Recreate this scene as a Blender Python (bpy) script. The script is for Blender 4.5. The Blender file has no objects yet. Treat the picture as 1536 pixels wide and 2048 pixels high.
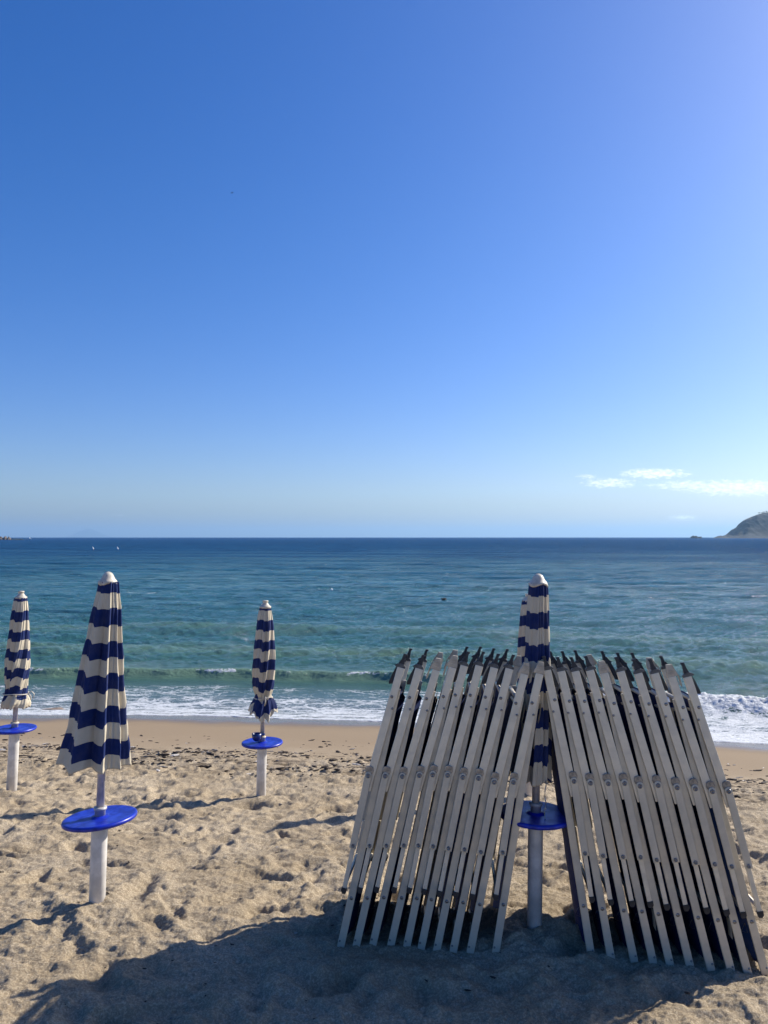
import bpy, bmesh, math, random
import numpy as np
from mathutils import Vector, Matrix

R = math.radians
F = 1538.0
CAMZ = 2.3
PITCH = math.atan(50.5 / F)
SC = bpy.context.scene
COL = SC.collection

# ------------------------------------------------------------------ camera
cam_d = bpy.data.cameras.new("camera")
cam_d.sensor_fit = 'VERTICAL'
cam_d.sensor_height = 36.0
cam_d.sensor_width = 27.0
cam_d.lens = F / 2048.0 * 36.0
cam_d.clip_start = 0.05
cam_d.clip_end = 200000
cam = bpy.data.objects.new("camera", cam_d)
cam.location = (0, 0, CAMZ)
cam.rotation_euler = (R(90) + PITCH, 0, 0)
COL.objects.link(cam)
SC.camera = cam

# ------------------------------------------------------------------ sun, sky
SUN_AZ = R(60)      # from +Y (view direction) towards +X
SUN_EL = R(33.5)
sdir = Vector((math.cos(SUN_EL) * math.sin(SUN_AZ), math.cos(SUN_EL) * math.cos(SUN_AZ), math.sin(SUN_EL)))
sun_d = bpy.data.lights.new("sun", 'SUN')
sun_d.energy = 4.5
sun_d.angle = R(0.53)
sun_d.color = (1.0, 0.93, 0.82)
sun = bpy.data.objects.new("sun", sun_d)
sun.rotation_euler = sdir.to_track_quat('Z', 'Y').to_euler()
COL.objects.link(sun)

world = bpy.data.worlds.new("World")
SC.world = world
world.use_nodes = True
wn = world.node_tree
wn.nodes.clear()


def N(t, kind, **kw):
    n = t.nodes.new(kind)
    for k, v in kw.items():
        if k.startswith('i_'):
            key = k[2:]
            key = int(key) if key.isdigit() else key.replace('_', ' ')
            n.inputs[key].default_value = v
        else:
            setattr(n, k, v)
    return n


def math_node(t, op, a, b=None, c=None, clamp=False):
    n = t.nodes.new('ShaderNodeMath')
    n.operation = op
    n.use_clamp = clamp
    for i, v in enumerate((a, b, c)):
        if v is None:
            continue
        if isinstance(v, (int, float)):
            n.inputs[i].default_value = v
        else:
            t.links.new(v, n.inputs[i])
    return n.outputs[0]


def mixrgb(t, fac, a, b, mode='MIX'):
    n = t.nodes.new('ShaderNodeMix')
    n.data_type = 'RGBA'
    n.blend_type = mode
    for sock, v in ((n.inputs[0], fac), (n.inputs[6], a), (n.inputs[7], b)):
        if isinstance(v, (int, float)):
            sock.default_value = v
        elif isinstance(v, tuple):
            sock.default_value = v if len(v) == 4 else (*v, 1)
        else:
            t.links.new(v, sock)
    return n.outputs[2]


def maprange(t, v, a, b, c=0.0, d=1.0, smooth=True):
    n = t.nodes.new('ShaderNodeMapRange')
    n.interpolation_type = 'SMOOTHSTEP' if smooth else 'LINEAR'
    t.links.new(v, n.inputs[0])
    for i, x in enumerate((a, b, c, d)):
        n.inputs[i + 1].default_value = x
    return n.outputs[0]


sky = N(wn, 'ShaderNodeTexSky', sky_type='NISHITA', sun_disc=False, sun_elevation=SUN_EL, sun_rotation=SUN_AZ,
        altitude=0, air_density=1.0, dust_density=1.0, ozone_density=4.0)
hs = N(wn, 'ShaderNodeHueSaturation', i_Saturation=1.35, i_Hue=0.514, i_Value=1.0)
wn.links.new(sky.outputs[0], hs.inputs['Color'])
# small fair-weather clouds low over the horizon, placed by direction in the sky
tc = N(wn, 'ShaderNodeTexCoord')
sep = N(wn, 'ShaderNodeSeparateXYZ')
wn.links.new(tc.outputs['Generated'], sep.inputs[0])
ysafe = math_node(wn, 'MAXIMUM', sep.outputs[1], 0.001)
az = math_node(wn, 'DIVIDE', sep.outputs[0], ysafe)
el = math_node(wn, 'DIVIDE', sep.outputs[2], ysafe)
comb = N(wn, 'ShaderNodeCombineXYZ')
wn.links.new(az, comb.inputs[0])
wn.links.new(math_node(wn, 'MULTIPLY', el, 2.4), comb.inputs[1])
nz = N(wn, 'ShaderNodeTexNoise', i_Scale=120.0, i_Detail=8.0, i_Roughness=0.6)
wn.links.new(comb.outputs[0], nz.inputs['Vector'])
total = None
for (px, py, hw, hh, st) in ((1485, 976, 150, 20, 1.5), (1390, 971, 110, 13, 1.2), (1312, 947, 85, 13, 1.4), (1222, 966, 70, 13, 1.15),
                             (1172, 953, 26, 6, 1.0), (1365, 1036, 36, 8, 1.2), (1640, 980, 90, 16, .9), (240, 1030, 22, 4, .35)):
    cx, cy = (px - 768) / F, (1074.5 - py) / F
    a = math_node(wn, 'POWER', math_node(wn, 'DIVIDE', math_node(wn, 'SUBTRACT', az, cx), hw / F), 2)
    b = math_node(wn, 'POWER', math_node(wn, 'DIVIDE', math_node(wn, 'SUBTRACT', el, cy), hh / F), 2)
    m = math_node(wn, 'MULTIPLY', math_node(wn, 'SUBTRACT', 1.0, math_node(wn, 'ADD', a, b), clamp=True), st)
    total = m if total is None else math_node(wn, 'MAXIMUM', total, m)
dens = math_node(wn, 'ADD', total, math_node(wn, 'MULTIPLY', math_node(wn, 'SUBTRACT', nz.outputs[0], 0.5), 4.0))
cl = math_node(wn, 'MULTIPLY', maprange(wn, dens, 0.1, 2.0), maprange(wn, total, 0.0, 0.35))
front = math_node(wn, 'GREATER_THAN', sep.outputs[1], 0.01)
cl = math_node(wn, 'MULTIPLY', cl, front)
low = mixrgb(wn, maprange(wn, sep.outputs[2], 0.03, 0.42), (0.80, 0.82, 0.98, 1), (0.92, 0.94, 0.98, 1))
tint = mixrgb(wn, 1.0, hs.outputs[0], low, 'MULTIPLY')
skyc = mixrgb(wn, cl, tint, (8.8, 9.1, 9.8, 1))
bg = N(wn, 'ShaderNodeBackground', i_Strength=0.10)
wn.links.new(skyc, bg.inputs['Color'])
wo = N(wn, 'ShaderNodeOutputWorld')
wn.links.new(bg.outputs[0], wo.inputs['Surface'])

SC.view_settings.view_transform = 'Standard'
SC.view_settings.look = 'None'
SC.view_settings.exposure = 0.66
SC.view_settings.gamma = 1.0
SC.cycles.use_denoising = True
SC.cycles.max_bounces = 6
SC.cycles.diffuse_bounces = 3
SC.cycles.volume_bounces = 0
SC.cycles.caustics_reflective = False
SC.cycles.caustics_refractive = False

# ------------------------------------------------------------------ helpers


def ray(px, py):
    x, y = (px - 768) / F, (1024 - py) / F
    c, s = math.cos(PITCH), math.sin(PITCH)
    return Vector((x, c - y * s, s + y * c))


def at(px, py, Y):
    d = ray(px, py)
    return Vector((0, 0, CAMZ)) + d * (Y / d.y)


def at_z(px, py, z):
    d = ray(px, py)
    return Vector((0, 0, CAMZ)) + d * ((z - CAMZ) / d.z)


def tag(o, label=None, cat=None, group=None, kind=None):
    if label:
        o['label'] = label
    if cat:
        o['category'] = cat
    if group:
        o['group'] = group
    if kind:
        o['kind'] = kind
    return o


def empty(name, loc=(0, 0, 0)):
    o = bpy.data.objects.new(name, None)
    o.empty_display_size = 0.1
    o.location = loc
    COL.objects.link(o)
    return o


def link_mesh(name, me, parent=None, loc=None):
    o = bpy.data.objects.new(name, me)
    COL.objects.link(o)
    if parent:
        o.parent = parent
    if loc is not None:
        o.location = loc
    return o


def from_bm(name, bm, mat, smooth=False):
    me = bpy.data.meshes.new(name)
    bmesh.ops.recalc_face_normals(bm, faces=bm.faces)
    if smooth:
        for f in bm.faces:
            f.smooth = True
    bm.to_mesh(me)
    bm.free()
    for m in (mat if isinstance(mat, (list, tuple)) else [mat]):
        me.materials.append(m)
    return me


def grid_mesh(name, P, mat, attrs=None, smooth=True, closed_u=False):
    """P: (rows, cols, 3) array"""
    r, c = P.shape[:2]
    me = bpy.data.meshes.new(name)
    me.vertices.add(r * c)
    me.vertices.foreach_set('co', P.reshape(-1).astype(np.float32))
    i = np.arange(r - 1)[:, None]
    cc = c if closed_u else c - 1
    j = np.arange(cc)[None, :]
    j2 = (j + 1) % c
    q = np.stack([i * c + j, i * c + j2, (i + 1) * c + j2, (i + 1) * c + j], -1).reshape(-1)
    nf = (r - 1) * cc
    me.loops.add(nf * 4)
    me.loops.foreach_set('vertex_index', q.astype(np.int32))
    me.polygons.add(nf)
    me.polygons.foreach_set('loop_start', np.arange(nf, dtype=np.int32) * 4)
    me.polygons.foreach_set('use_smooth', np.full(nf, smooth))
    me.update(calc_edges=True)
    for k, v in (attrs or {}).items():
        a = me.attributes.new(k, 'FLOAT', 'POINT')
        a.data.foreach_set('value', v.reshape(-1).astype(np.float32))
    me.materials.append(mat)
    return me


def add_box(bm, cx, cy, cz, sx, sy, sz, bevel=0.0):
    r = bmesh.ops.create_cube(bm, size=1.0)
    vs = r['verts']
    for v in vs:
        v.co = Vector((cx + v.co.x * sx, cy + v.co.y * sy, cz + v.co.z * sz))
    if bevel > 0:
        es = list({e for v in vs for e in v.link_edges})
        bmesh.ops.bevel(bm, geom=es, offset=bevel, segments=2, affect='EDGES', profile=0.6)
    return bm


def add_prism(bm, poly, y0, y1, bevel=0.0):
    """poly: list of (x, z); extruded along y"""
    a = [bm.verts.new((x, y0, z)) for x, z in poly]
    b = [bm.verts.new((x, y1, z)) for x, z in poly]
    n = len(poly)
    f = [bm.faces.new(a), bm.faces.new(b[::-1])]
    for i in range(n):
        f.append(bm.faces.new((a[i], b[i], b[(i + 1) % n], a[(i + 1) % n])))
    if bevel:
        es = list({e for v in a + b for e in v.link_edges})
        bmesh.ops.bevel(bm, geom=es, offset=bevel, segments=2, affect='EDGES', profile=0.6)
    return bm


def add_tube(bm, pts, rad, seg=8, caps=True):
    pts = [Vector(p) for p in pts]
    rads = rad if isinstance(rad, (list, tuple)) else [rad] * len(pts)
    rings = []
    up = Vector((0, 0, 1))
    for i, p in enumerate(pts):
        d = (pts[min(i + 1, len(pts) - 1)] - pts[max(i - 1, 0)]).normalized()
        a = d.cross(up)
        if a.length < 1e-3:
            a = d.cross(Vector((1, 0, 0)))
        a.normalize()
        b = d.cross(a).normalized()
        rings.append([bm.verts.new(p + (a * math.cos(t) + b * math.sin(t)) * rads[i])
                      for t in (2 * math.pi * k / seg for k in range(seg))])
    for r0, r1 in zip(rings, rings[1:]):
        for k in range(seg):
            bm.faces.new((r0[k], r0[(k + 1) % seg], r1[(k + 1) % seg], r1[k]))
    if caps:
        bm.faces.new(rings[0][::-1])
        bm.faces.new(rings[-1])
    return bm


def add_lathe(bm, prof, seg=32):
    """prof: list of (r, z) bottom to top"""
    rings = []
    for r, z in prof:
        if r < 1e-5:
            rings.append([bm.verts.new((0, 0, z))])
        else:
            rings.append([bm.verts.new((r * math.cos(2 * math.pi * k / seg), r * math.sin(2 * math.pi * k / seg), z)) for k in range(seg)])
    for a, b in zip(rings, rings[1:]):
        for k in range(seg):
            k2 = (k + 1) % seg
            if len(a) == 1 and len(b) == 1:
                continue
            if len(a) == 1:
                bm.faces.new((a[0], b[k2], b[k]))
            elif len(b) == 1:
                bm.faces.new((a[k], a[k2], b[0]))
            else:
                bm.faces.new((a[k], a[k2], b[k2], b[k]))
    return bm


def hash2(ix, iy, seed):
    h = (ix.astype(np.int64) * 374761393 + iy.astype(np.int64) * 668265263 + seed * 2147483647) & 0xFFFFFFFF
    h = ((h ^ (h >> 13)) * 1274126177) & 0xFFFFFFFF
    h = (h ^ (h >> 16)) & 0xFFFFFFFF
    return h / 4294967295.0


def gnoise(x, y, seed=0):
    """gradient noise in [-1,1]"""
    x0, y0 = np.floor(x), np.floor(y)
    fx, fy = x - x0, y - y0
    u = fx * fx * fx * (fx * (fx * 6 - 15) + 10)
    v = fy * fy * fy * (fy * (fy * 6 - 15) + 10)
    out = 0
    for dx in (0, 1):
        for dy in (0, 1):
            a = hash2(x0 + dx, y0 + dy, seed) * 2 * np.pi
            g = np.cos(a) * (fx - dx) + np.sin(a) * (fy - dy)
            out = out + g * (u if dx else 1 - u) * (v if dy else 1 - v)
    return out * 1.5


def fbm(x, y, octv=4, seed=0, gain=0.5, lac=2.03):
    s, a = 0, 1.0
    for k in range(octv):
        s = s + a * gnoise(x, y, seed + k * 17)
        x, y, a = x * lac + 13.7, y * lac + 7.3, a * gain
    return s


def sstep(a, b, x):
    t = np.clip((x - a) / (b - a), 0, 1)
    return t * t * (3 - 2 * t)


def new_mat(name):
    m = bpy.data.materials.new(name)
    m.use_nodes = True
    t = m.node_tree
    return m, t, t.nodes['Principled BSDF'], t.nodes['Material Output']


def simple_mat(name, col, rough=0.5, metal=0.0, var=0.12, scale=25.0, bump=0.0, bscale=200.0, spec=None):
    m, t, p, o = new_mat(name)
    tcn = N(t, 'ShaderNodeTexCoord')
    n = N(t, 'ShaderNodeTexNoise', i_Scale=scale, i_Detail=5.0, i_Roughness=0.6)
    t.links.new(tcn.outputs['Object'], n.inputs['Vector'])
    c2 = tuple(max(0, c * (1 - var * 2.2)) for c in col)
    f = maprange(t, n.outputs[0], 0.3, 0.7)
    t.links.new(mixrgb(t, f, (*c2, 1), (*[min(1, c * (1 + var * .5)) for c in col], 1)), p.inputs['Base Color'])
    t.links.new(maprange(t, n.outputs[0], 0.3, 0.7, rough + .1, rough - .05), p.inputs['Roughness'])
    p.inputs['Metallic'].default_value = metal
    if spec is not None:
        p.inputs['Specular IOR Level'].default_value = spec
    if bump:
        nb = N(t, 'ShaderNodeTexNoise', i_Scale=bscale, i_Detail=3.0)
        t.links.new(tcn.outputs['Object'], nb.inputs['Vector'])
        b = N(t, 'ShaderNodeBump', i_Strength=bump, i_Distance=0.002)
        t.links.new(nb.outputs[0], b.inputs['Height'])
        t.links.new(b.outputs[0], p.inputs['Normal'])
    return m


M_ALU = simple_mat('aluminium', (0.60, 0.54, 0.42), 0.42, 0.34, 0.07, 7.0, 0.15, 60)
M_ALU2 = simple_mat('brushed_aluminium', (0.70, 0.635, 0.50), 0.38, 0.34, 0.07, 8.0, 0.15, 60)
M_RIVET = simple_mat('steel_rivet', (0.30, 0.29, 0.28), 0.35, 0.9, 0.2, 60)
M_BLACK = simple_mat('black_plastic', (0.022, 0.023, 0.026), 0.45, 0, 0.2, 40)
M_GREYCAP = simple_mat('grey_plastic', (0.10, 0.10, 0.09), 0.5, 0, 0.2, 40)
M_BEIGE = simple_mat('beige_plastic', (0.55, 0.47, 0.34), 0.55, 0, 0.12, 30)
M_CREAM = simple_mat('cream_plastic', (0.60, 0.54, 0.43), 0.5, 0, 0.15, 30)
M_PVC = simple_mat('white_painted_tube', (0.74, 0.71, 0.66), 0.45, 0, 0.13, 9)
M_POLE = simple_mat('grey_painted_pole', (0.56, 0.53, 0.50), 0.4, 0.1, 0.12, 20)
M_BLUE = simple_mat('blue_plastic', (0.010, 0.030, 0.42), 0.36, 0, 0.22, 14, 0.1, 30)
M_CUP = simple_mat('dark_blue_plastic', (0.006, 0.03, 0.16), 0.35, 0, 0.2, 20)
M_ROPE = simple_mat('white_cord', (0.6, 0.56, 0.5), 0.8, 0, 0.2, 80)
M_BUOY = simple_mat('white_buoy', (0.85, 0.85, 0.85), 0.4, 0, 0.05, 5)
M_DRIFT = simple_mat('dark_driftwood', (0.03, 0.028, 0.022), 0.7, 0, 0.3, 20)
M_BIRD = simple_mat('dark_feathers', (0.03, 0.03, 0.035), 0.8, 0, 0.2, 20)


def fabric(name, col, trans=0.35, col2=None, translucent_col=None):
    m, t, p, o = new_mat(name)
    tcn = N(t, 'ShaderNodeTexCoord')
    n = N(t, 'ShaderNodeTexNoise', i_Scale=14.0, i_Detail=6.0, i_Roughness=0.65)
    t.links.new(tcn.outputs['Object'], n.inputs['Vector'])
    w = N(t, 'ShaderNodeTexNoise', i_Scale=420.0, i_Detail=2.0)
    t.links.new(tcn.outputs['Object'], w.inputs['Vector'])
    dirt = maprange(t, n.outputs[0], 0.35, 0.75)
    if col2:
        at_ = N(t, 'ShaderNodeAttribute', attribute_name='cloth')
        at_.attribute_type = 'GEOMETRY'
        wob = math_node(t, 'MULTIPLY', math_node(t, 'SUBTRACT', w.outputs[0], 0.5), 0.02)
        v = math_node(t, 'ADD', at_.outputs['Fac'], wob)
        fr = math_node(t, 'FRACT', math_node(t, 'MULTIPLY', v, 0.5))
        s = math_node(t, 'LESS_THAN', fr, 0.5)
        base = mixrgb(t, s, (*col, 1), (*col2, 1))
    else:
        base = mixrgb(t, 0.0, (*col, 1), (*col, 1))
    base = mixrgb(t, math_node(t, 'MULTIPLY', dirt, 0.16), base, mixrgb(t, 0.75, base, (0.20, 0.18, 0.15, 1)))
    t.links.new(base, p.inputs['Base Color'])
    p.inputs['Roughness'].default_value = 0.75
    p.inputs['Specular IOR Level'].default_value = 0.25
    b = N(t, 'ShaderNodeBump', i_Strength=0.35, i_Distance=0.001)
    t.links.new(w.outputs[0], b.inputs['Height'])
    t.links.new(b.outputs[0], p.inputs['Normal'])
    tr = N(t, 'ShaderNodeBsdfTranslucent')
    t.links.new(mixrgb(t, 1.0, base, (1.0, 0.88, 0.62, 1), 'MULTIPLY'), tr.inputs[0])
    mx = N(t, 'ShaderNodeMixShader', i_0=trans)
    t.links.new(p.outputs[0], mx.inputs[1])
    t.links.new(tr.outputs[0], mx.inputs[2])
    t.links.new(mx.outputs[0], o.inputs[0])
    return m


M_STRIPE = fabric('striped_canvas', (0.64, 0.57, 0.43), 0.13, (0.005, 0.021, 0.115))
M_CANVAS = fabric('cream_canvas', (0.70, 0.66, 0.58), 0.25)
M_NAVY = fabric('navy_canvas', (0.004, 0.018, 0.10), 0.10)
M_FRINGE = fabric('cream_fringe_canvas', (0.62, 0.55, 0.42), 0.3)

# ------------------------------------------------------------------ beach profile
_sx = np.array([-60, -14, -7.8, -5, -3, 0, 3, 5.6, 6.8, 9, 14, 60.0])
_sy = np.array([19, 16.3, 15.7, 15.72, 15.5, 15.15, 14.55, 13.8, 13.45, 12.7, 11.6, 5.0])


def y_shore(x):
    return np.interp(x, _sx, _sy)


_ps = np.linspace(-30, 80, 2201)
_pz = np.interp(_ps, [-30, -8, 0, 3.5, 7.2, 9.0, 10.3, 11.6, 20, 40, 80], [-6, -2.2, -1.3, -0.90, -0.47, -0.18, -0.02, 0, 0.02, 0.4, 1.6])
_k = np.exp(-np.linspace(-2.5, 2.5, 31) ** 2)
_pz = np.convolve(np.pad(_pz, 15, mode='edge'), _k / _k.sum(), mode='valid')


def profile(s):
    return np.interp(s, _ps, _pz)


def shore_s(x, y):
    return y_shore(x) - y


UMB = dict(
    left=dict(px=194, Y=4.81, base=1806), right=dict(px=1069, Y=4.54, base=1852),
    edge=dict(px=23, Y=8.22, base=1585), mid=dict(px=522, Y=8.22, base=1594), hid=dict(px=1057, Y=8.3, base=1592))
for u in UMB.values():
    u['p'] = at(u['px'], u['base'], u['Y'])

# ------------------------------------------------------------------ sand
rows = []
y = -40.0
while y < 1.5:
    rows.append(y)
    y += max(0.05, (1.5 - y) * 0.12)
y = 1.5
while y < 21.0:
    rows.append(y)
    if y < 3.2:
        y += 0.02
    else:
        y += max(0.0085, 0.00042 * y * y)
rows = np.array(rows)
nc = 1250
core = np.linspace(-1, 1, nc)
side = np.geomspace(0.02, 1.0, 60)
rows_w = np.maximum(4.2, rows * 0.58 + 2.9)
X = rows_w[:, None] * core[None, :]
ext = 90.0
XL = -(rows_w[:, None] + side[None, ::-1] * ext)
XR = rows_w[:, None] + side[None, :] * ext
X = np.concatenate([XL, X, XR], 1)
Y = np.repeat(rows[:, None], X.shape[1], 1)
S = shore_s(X, Y)
Z = profile(S)
rough = sstep(4.2, 6.2, S)             # 0 on the washed strip, 1 on the dry sand
wn1 = gnoise(X * 0.5, Y * 0.5, 5)
Z += rough * (0.020 * fbm(X * 0.8, Y * 1.0, 2, 11) + 0.010 * fbm(X * 2.2, Y * 3.6, 3, 21, 0.55))
# trodden dry sand: soft ridges and hollows
b1 = np.abs(gnoise(X * 2.2 + 0.4 * wn1, Y * 4.2, 31))
b2 = np.abs(gnoise(X * 5.0, Y * 9.5, 41))
Z += rough * (0.014 * (b1 - .3) + 0.013 * (b2 - .3))
Z += rough * 0.010 * fbm(X * 13, Y * 20, 3, 51, 0.6)
Z += rough * 0.0045 * fbm(X * 48, Y * 55, 2, 61)
# washed strip: gentle shape only
Z += 0.026 * rough
Z += (1 - rough) * 0.008 * gnoise(X * 0.7, Y * 0.9, 71)
# debris / tracked strip
band = sstep(3.9, 4.4, S) * (1 - sstep(5.9, 6.8, S))
Z += band * (0.026 * np.abs(fbm(X * 3.0, Y * 9.0, 4, 81, 0.6)) + 0.006 * gnoise(X * 18, Y * 30, 91))
for s0 in (4.9, 5.35):                   # tyre tracks along the beach
    prof_ = np.exp(-((S - s0 - 0.05 * gnoise(X * 0.4, X * 0, 3)) / 0.11) ** 2)
    tread = 0.5 + 0.5 * np.sin(X * 2 * np.pi / 0.17)
    Z -= prof_ * (0.030 + 0.028 * tread) * (X > -4.5)
rng = random.Random(4)


def stamp(cx, cy, a, L, W, depth, rim):
    i0, i1 = np.searchsorted(rows, (cy - 0.55, cy + 0.55))
    if i1 <= i0:
        return
    xs, ys = X[i0:i1], Y[i0:i1]
    dx, dy = xs - cx, ys - cy
    u = (dx * math.cos(a) + dy * math.sin(a)) / L
    v = (-dx * math.sin(a) + dy * math.cos(a)) / W
    r = np.sqrt(u * u + v * v)
    r = r * (1 + 0.18 * np.sin(3 * np.arctan2(v, u) + cx * 9))
    Z[i0:i1] += -depth * np.exp(-(r ** 2.6)) + rim * np.exp(-((r - 1.45) / 0.42) ** 2)


for _ in range(1900):
    cy = rng.uniform(2.6, 10.6) if rng.random() < .85 else rng.uniform(6, 10.6)
    cx = rng.uniform(-1, 1) * (cy * 0.56 + 2.9)
    s = float(shore_s(cx, cy))
    if s < 5.6:
        continue
    k = rng.uniform(0.75, 1.3)
    stamp(cx, cy, rng.uniform(0, math.pi), 0.135 * k, 0.075 * k, rng.uniform(0.008, 0.030), rng.uniform(0.004, 0.012))
for _ in range(140):                     # deep scuffs
    cy = rng.uniform(3.4, 10.4)
    cx = rng.uniform(-1, 1) * (cy * 0.54 + 2.6)
    if float(shore_s(cx, cy)) < 5.8:
        continue
    stamp(cx, cy, rng.uniform(-.5, .5), rng.uniform(.14, .24), rng.uniform(.06, .09), rng.uniform(0.030, 0.055), 0.012)
# mound and hole in front of the middle parasol
mp = UMB['mid']['p']
stamp(mp.x - 0.03, mp.y - 0.12, 0, 0.34, 0.20, -0.07, 0)
stamp(mp.x - 0.06, mp.y - 0.34, 0, 0.14, 0.09, 0.13, 0.0)
# the sand lies level with every tube base and lounger foot


def settle(cx, cy, z, rad):
    i0, i1 = np.searchsorted(rows, (cy - rad * 3, cy + rad * 3))
    d2 = (X[i0:i1] - cx) ** 2 + (Y[i0:i1] - cy) ** 2
    near = np.exp(-d2 / 0.07 ** 2)
    mean = float((near * Z[i0:i1]).sum() / near.sum())
    Z[i0:i1] += np.exp(-d2 / rad ** 2) * (z - mean)


for u in UMB.values():
    settle(u['p'].x, u['p'].y, u['p'].z + 0.004, 0.55)
    stamp(u['p'].x, u['p'].y, 0, 0.12, 0.10, -0.012, 0)
LB = [(681, 1893), (712, 1892), (745, 1890), (781, 1892), (813, 1894), (842, 1897), (873, 1901), (906, 1903), (940, 1905), (991, 1906)]
RB = [(1183, 1912), (1223, 1919), (1269, 1923), (1307, 1926), (1341, 1931), (1381, 1934), (1423, 1940), (1464, 1946), (1497, 1949), (1532, 1948)]
for q, sl in [(b_, .095) for b_ in LB] + [(b_, .135) for b_ in RB]:
    g_ = at_z(q[0], q[1] + 2, 0)
    settle(g_.x, g_.y, 0.006, 0.16)
    settle(g_.x + sl * .56, g_.y + .56, 0.0, 0.20)
SAND = dict(X=X, Y=Y, Z=Z)


def ground_z(x, y):
    i = int(np.clip(np.searchsorted(rows, y), 1, len(rows) - 1))
    return float(np.interp(x, X[i], Z[i]))


def sand_material():
    m, t, p, o = new_mat('sand')
    geo = N(t, 'ShaderNodeNewGeometry')
    at_ = N(t, 'ShaderNodeAttribute', attribute_name='shore')
    pos = geo.outputs['Position']
    n1 = N(t, 'ShaderNodeTexNoise', i_Scale=1.3, i_Detail=5.0, i_Roughness=0.6)
    n2 = N(t, 'ShaderNodeTexNoise', i_Scale=90.0, i_Detail=4.0, i_Roughness=0.75)
    n3 = N(t, 'ShaderNodeTexNoise', i_Scale=420.0, i_Detail=2.0, i_Roughness=0.7)
    vor = N(t, 'ShaderNodeTexVoronoi', i_Scale=75.0)
    for n in (n1, n2, n3, vor):
        t.links.new(pos, n.inputs['Vector'])
    s = at_.outputs['Fac']
    dry = mixrgb(t, maprange(t, n1.outputs[0], 0.35, 0.68), (0.50, 0.405, 0.27, 1), (0.64, 0.535, 0.38, 1))
    dry = mixrgb(t, maprange(t, n2.outputs[0], 0.44, 0.62), mixrgb(t, 0.58, dry, (0.20, 0.145, 0.085, 1)), dry)
    n5 = N(t, 'ShaderNodeTexNoise', i_Scale=38.0, i_Detail=6.0, i_Roughness=0.8)
    t.links.new(pos, n5.inputs['Vector'])
    dry = mixrgb(t, maprange(t, n5.outputs[0], 0.40, 0.60, 0.24, 0.0), dry, (0.16, 0.12, 0.08, 1))
    speck = math_node(t, 'LESS_THAN', vor.outputs['Distance'], 0.13)
    selc = N(t, 'ShaderNodeSeparateColor')
    t.links.new(vor.outputs['Color'], selc.inputs[0])
    speck = math_node(t, 'MULTIPLY', speck, math_node(t, 'GREATER_THAN', selc.outputs[0], 0.72))
    dry = mixrgb(t, math_node(t, 'MULTIPLY', speck, 0.8), dry, (0.10, 0.08, 0.065, 1))
    lspk = math_node(t, 'MULTIPLY', math_node(t, 'LESS_THAN', vor.outputs['Distance'], 0.16), math_node(t, 'LESS_THAN', selc.outputs[0], 0.10))
    dry = mixrgb(t, math_node(t, 'MULTIPLY', lspk, 0.7), dry, (0.68, 0.60, 0.48, 1))
    washed = mixrgb(t, maprange(t, n2.outputs[0], 0.3, 0.7), (0.25, 0.185, 0.115, 1), (0.31, 0.235, 0.15, 1))
    sw = math_node(t, 'ADD', s, math_node(t, 'MULTIPLY', math_node(t, 'SUBTRACT', n1.outputs[0], 0.5), 1.0))
    col = mixrgb(t, maprange(t, sw, 2.6, 5.4), washed, dry)
    n4 = N(t, 'ShaderNodeTexNoise', i_Scale=1.0, i_Detail=5.0, i_Roughness=0.7)
    mp4 = N(t, 'ShaderNodeMapping')
    mp4.inputs['Scale'].default_value = (3.0, 9.0, 1)
    t.links.new(pos, mp4.inputs[0])
    t.links.new(mp4.outputs[0], n4.inputs['Vector'])
    weed = math_node(t, 'MULTIPLY', maprange(t, n4.outputs[0], 0.50, 0.58), math_node(t, 'MULTIPLY', maprange(t, s, 3.8, 4.2), maprange(t, s, 6.4, 5.2)))
    col = mixrgb(t, math_node(t, 'MULTIPLY', weed, 0.75), col, (0.10, 0.075, 0.05, 1))
    wetf = maprange(t, sw, 1.6, 0.35)
    col = mixrgb(t, wetf, col, (0.155, 0.115, 0.08, 1))
    t.links.new(col, p.inputs['Base Color'])
    t.links.new(maprange(t, sw, 1.3, 0.3, 0.9, 0.16), p.inputs['Roughness'])
    t.links.new(maprange(t, sw, 1.3, 0.3, 0.15, 0.6), p.inputs['Specular IOR Level'])
    h = math_node(t, 'ADD', math_node(t, 'MULTIPLY', n2.outputs[0], 1.0), math_node(t, 'MULTIPLY', n3.outputs[0], 0.35))
    b = N(t, 'ShaderNodeBump', i_Distance=0.018)
    t.links.new(h, b.inputs['Height'])
    t.links.new(maprange(t, s, 3.0, 5.5, 0.06, 0.75), b.inputs['Strength'])
    t.links.new(b.outputs[0], p.inputs['Normal'])
    return m


sand_me = grid_mesh('beach', np.stack([X, Y, Z], -1), sand_material(), {'shore': S})
tag(link_mesh('beach_sand', sand_me), 'sandy beach trodden into hollows, smooth and damp towards the water', None, None, 'structure')

# ------------------------------------------------------------------ sea
SEA = -1.42
T = [0.0]
while T[-1] < 42000:
    t_ = T[-1]
    yy = t_ + 15
    T.append(t_ + (0.022 if t_ < 7 else max(0.028, min(0.00009 * yy * yy, yy * 0.03))))
T = np.array(T)
nc = 720
core = np.linspace(-1, 1, nc)
side = np.geomspace(0.02, 1.0, 40)
w = (T + 15) * 0.53 + 1.5
XS = w[:, None] * core[None, :]
extw = np.maximum(60, (T + 15) * 1.6)
XS = np.concatenate([-(w[:, None] + side[None, ::-1] * extw[:, None]), XS, w[:, None] + side[None, :] * extw[:, None]], 1)
TT = np.repeat(T[:, None], XS.shape[1], 1)
edge = 0.20 * gnoise(XS * 0.45, XS * 0, 7) + 0.07 * gnoise(XS * 1.7, XS * 0, 8) + 0.02 * gnoise(XS * 7, XS * 0, 9)
fade = np.exp(-TT / 30.0)
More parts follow.
